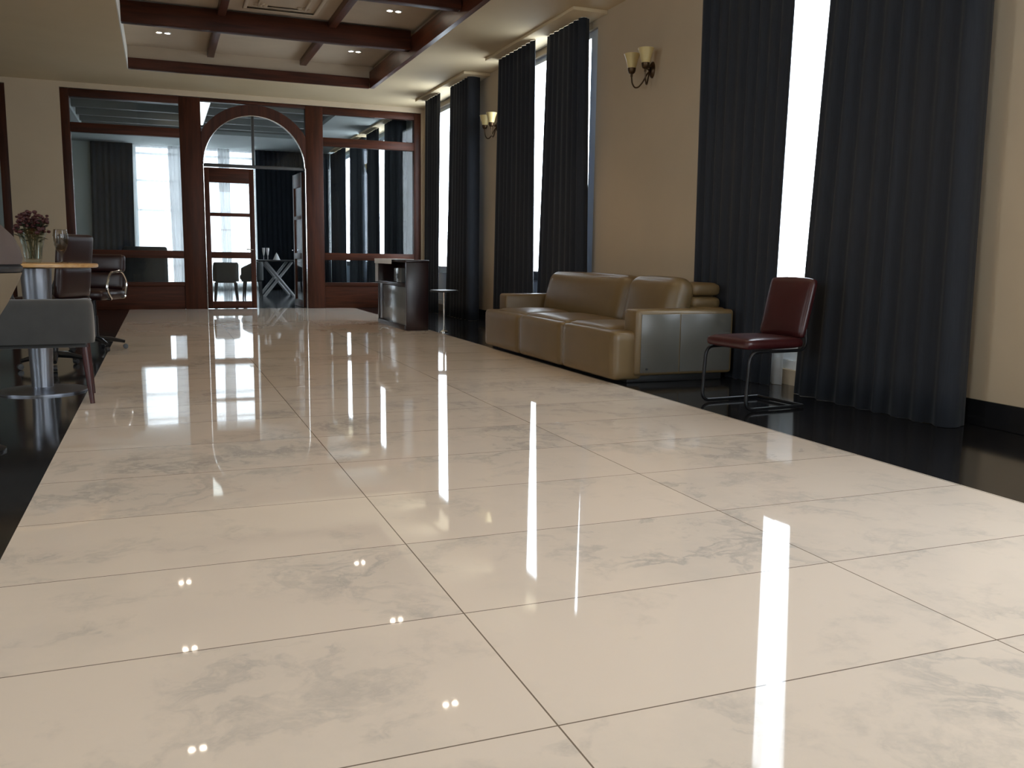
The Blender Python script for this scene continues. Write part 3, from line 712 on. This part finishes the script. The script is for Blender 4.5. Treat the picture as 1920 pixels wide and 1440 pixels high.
def office_chair(label, loc, rz, armm, top=1.13, seat=.56, W=.46):
    """executive chair, faces local -X"""
    root = thing('office_chair', label, 'chair', loc, rz, 'maroon office chairs on the left')
    MB().cushion((0, 0, seat), (.46, W, .09), .04, (0, 0, .015)).build('seat', MAROOND, root)
    Mb = Matrix.Translation((.22, 0, (top+seat)/2+.02)) @ Matrix.Rotation(math.radians(7), 4, 'Y')
    h = top-seat-.04; b = MB(); k = 2
    for i in range(k): b.cushion((0, 0, -h/2+h*(i+.5)/k), (.075, W-.03, h/k), .035, (.008, 0, .0), M=Mb)
    b.build('backrest', MAROOND, root)
    for s in (-1, 1):
        y = s*(W/2+.025)
        p = fillet([(.14, y*.8, seat-.03), (.14, y, seat-.03), (.19, y, seat+.12), (.10, y, seat+.24), (-.12, y, seat+.22), (-.19, y, seat+.06), (-.10, y, seat-.04), (-.10, y*.8, seat-.04)], .06, 4)
        MB().tube(p, .013, 8).build('armrest', armm, root)
    MB().lathe([(.03, .10), (.03, .34), (.02, .34), (.02, seat-.05), (.08, seat-.04)], n=20).build('gas_column', BLACKM, root)
    lg = MB()
    for q in range(5):
        a = 2*PI*q/5+.3; lg = MB().tube([(0, 0, .115), (.14*math.cos(a), .14*math.sin(a), .105), (.27*math.cos(a), .27*math.sin(a), .075)], [.028, .024, .016], 8)
        l = lg.build('leg', BLACKM, root)
        MB().lathe([(0, -.018), (.024, -.016), (.026, 0), (.024, .016), (0, .018)], n=16, cap=False, M=Matrix.Translation((.275*math.cos(a), .275*math.sin(a), .0265)) @ Matrix.Rotation(a, 4, 'Z') @ Matrix.Rotation(PI/2, 4, 'X')).build('caster', BLACKP, l)
    return root
office_chair('maroon leather office chair with black arms behind the oak table', (-.87, 8.45, 0), math.radians(-30), BLACKP)
office_chair('maroon leather office chair with chrome arms by the partition', (-.64, 9.9, 0), math.radians(62), CHROME, top=.96, seat=.56)

# ------------------------------------------------------------------ far room furniture
tub_chair('large dark armchair behind the left partition glass', (-.30, 18.45, 0), math.radians(10), DARKF, BLACKP, .78, .72, 1.08, .48, low=.36, cat='armchair')
tub_chair('dark dining armchair seen through the closed door leaf', (1.25, 19.45, 0), math.radians(0), DARKF, BLACKP, .50, .50, .79, .42, low=.40)
tub_chair('dark dining armchair half hidden behind the door stile', (1.83, 20.25, 0), math.radians(80), DARKF, BLACKP, .50, .50, .80, .42, low=.40)
t = thing('trestle_table', 'dark table on pale crossed legs beyond the open doorway', 'table', (2.52, 21.5, 0))
MB().box(-.52, .46, -.60, .60, .80, .835, .005).build('tabletop', BLACKP, t)
for y in (-.45, .45):
    MB().tube([(-.34, y, 0.0), (.30, y+.01, .80)], .035, 6).build('leg', TRESTLE, t); MB().tube([(.34, y, .0), (-.30, y-.01, .80)], .035, 6).build('leg', TRESTLE, t)
MB().tube([(0, -.45, .40), (0, .45, .40)], .02, 8).build('stretcher', TRESTLE, t)
o = MB(); o.lathe([(.085, 0), (.07, .03), (.03, .12), (.0, .17)], (2.49, 21.2, .836), 10); tag(o.build('folded_napkin', CLOTH), 'pale napkin folded to a cone on the dark table', 'napkin')
for i, (x, tilt, lab) in enumerate(((2.20, -.035, 'left of two slim clear flutes on the dark table'), (2.29, .02, 'right of two slim clear flutes on the dark table'))):
    root = thing('champagne_flute', lab, 'glass', (x, 21.15, .836), 0, 'flutes on the dark table')
    MB().lathe([(.035, 0), (.035, .004), (.005, .01)], n=18).build('foot', VGLASS, root)
    MB().lathe([(.005, .01), (.005, .09), (.02, .12), (.032, .2), (.034, .27), (.031, .27), (.02, .13), (0, .11)], n=18, cap=False).build('bowl', CLOTH if False else WHITE, root)
# bright ceiling light panel beyond the arch
o = thing('ceiling_light', 'long lit panel under the far room ceiling bars beside the arch post', 'ceiling light', (.835, 19.5, HC+.06))
MB().box(-.15, .15, -1.62, 1.62, -.02, 0).build('frame', WHITE, o, smooth=False)
MB().box(-.135, .135, -1.6, 1.6, -.026, -.02).build('diffuser', emit('light_panel', (.9, 1, .97, 1), 1.6), o, smooth=False)

# ------------------------------------------------------------------ downlights: twin spots in the coffer
def twin(label, x, y, z=HU, power=70):
    root = thing('twin_downlight', label, 'downlight', (x, y, z), 0, 'twin downlights in the ceiling')
    for s in (-1, 1):
        MB().lathe([(.05, 0), (.05, -.012), (.034, -.012), (.034, 0)], (s*.055, 0, 0), 20, cap=False).build('trim_ring', WHITE, root)
        MB().lathe([(0, -.006), (.033, -.006), (.033, -.003), (0, -.003)], (s*.055, 0, 0), 16, cap=False).build('lamp', BULB, root)
    if power:
        l = bpy.data.lights.new('downlight', 'SPOT'); l.energy = power; l.color = (1, .75, .49); l.spot_size = math.radians(95); l.spot_blend = .7; l.shadow_soft_size = .05
        lo = bpy.data.objects.new('downlight', l); COL.objects.link(lo); lo.location = (x, y, z-.05)
for y, w in ((14.0, 'in the bay nearest the arch'), (11.53, 'in the second bay from the arch'), (9.04, 'in the third bay from the arch'), (6.5, 'in the bay above the sofa'), (4.0, 'in the bay above the near marble'), (1.5, 'in the bay above the viewer')):
    for x, sd in ((.16, 'left'), (2.87, 'right')):
        twin('%s twin downlight %s' % (sd, w), x, y, HU, 22 if y > 12 else 48 if y > 8 else 40)
for x, y, w in ((.3, 20.25, 'twin downlight between the far room ceiling bars'), (.3, 21.3, 'twin downlight in the last bay of the far room')): twin(w, x, y, HU, 6)

# ------------------------------------------------------------------ daylight
w = bpy.data.worlds.new('daylight'); sc.world = w; w.use_nodes = True
nt = w.node_tree; bg = nt.nodes['Background']
bg.inputs[0].default_value = (.86, .94, 1.0, 1); bg.inputs[1].default_value = 12.0
def portal(loc, sx, sy, rot):
    l = bpy.data.lights.new('window_portal', 'AREA'); l.shape = 'RECTANGLE'; l.size = sx; l.size_y = sy; l.cycles.is_portal = True
    o = bpy.data.objects.new('window_portal', l); COL.objects.link(o); o.location = loc; o.rotation_euler = rot
for a, c in WIN: portal((XW+T+.02, (a+c)/2, (WZ0+WZ1)/2), WZ1-WZ0, c-a, (0, math.radians(90), 0))
for a, c in LWIN_ADDED: portal((XL-T-.02, (a+c)/2, (WZ0+WZ1)/2), WZ1-WZ0, c-a, (0, math.radians(-90), 0))
for a, c in BWIN_ADDED: portal(((a+c)/2, YB-T-.02, 2.2), c-a, 2.6, (math.radians(90), 0, 0))
portal((.96, YN+T+.02, 1.9), 3.02, 3.6, (math.radians(-90), 0, 0))

# ------------------------------------------------------------------ colour management
vs_ = sc.view_settings; vs_.view_transform = 'Standard'; vs_.look = 'None'; vs_.gamma = 1; vs_.use_curve_mapping = False; vs_.exposure = .17
sc.cycles.max_bounces = 10; sc.cycles.diffuse_bounces = 5; sc.cycles.glossy_bounces = 5; sc.cycles.transparent_max_bounces = 24
sc.cycles.caustics_reflective = False; sc.cycles.caustics_refractive = False
sc.cycles.sample_clamp_indirect = 6
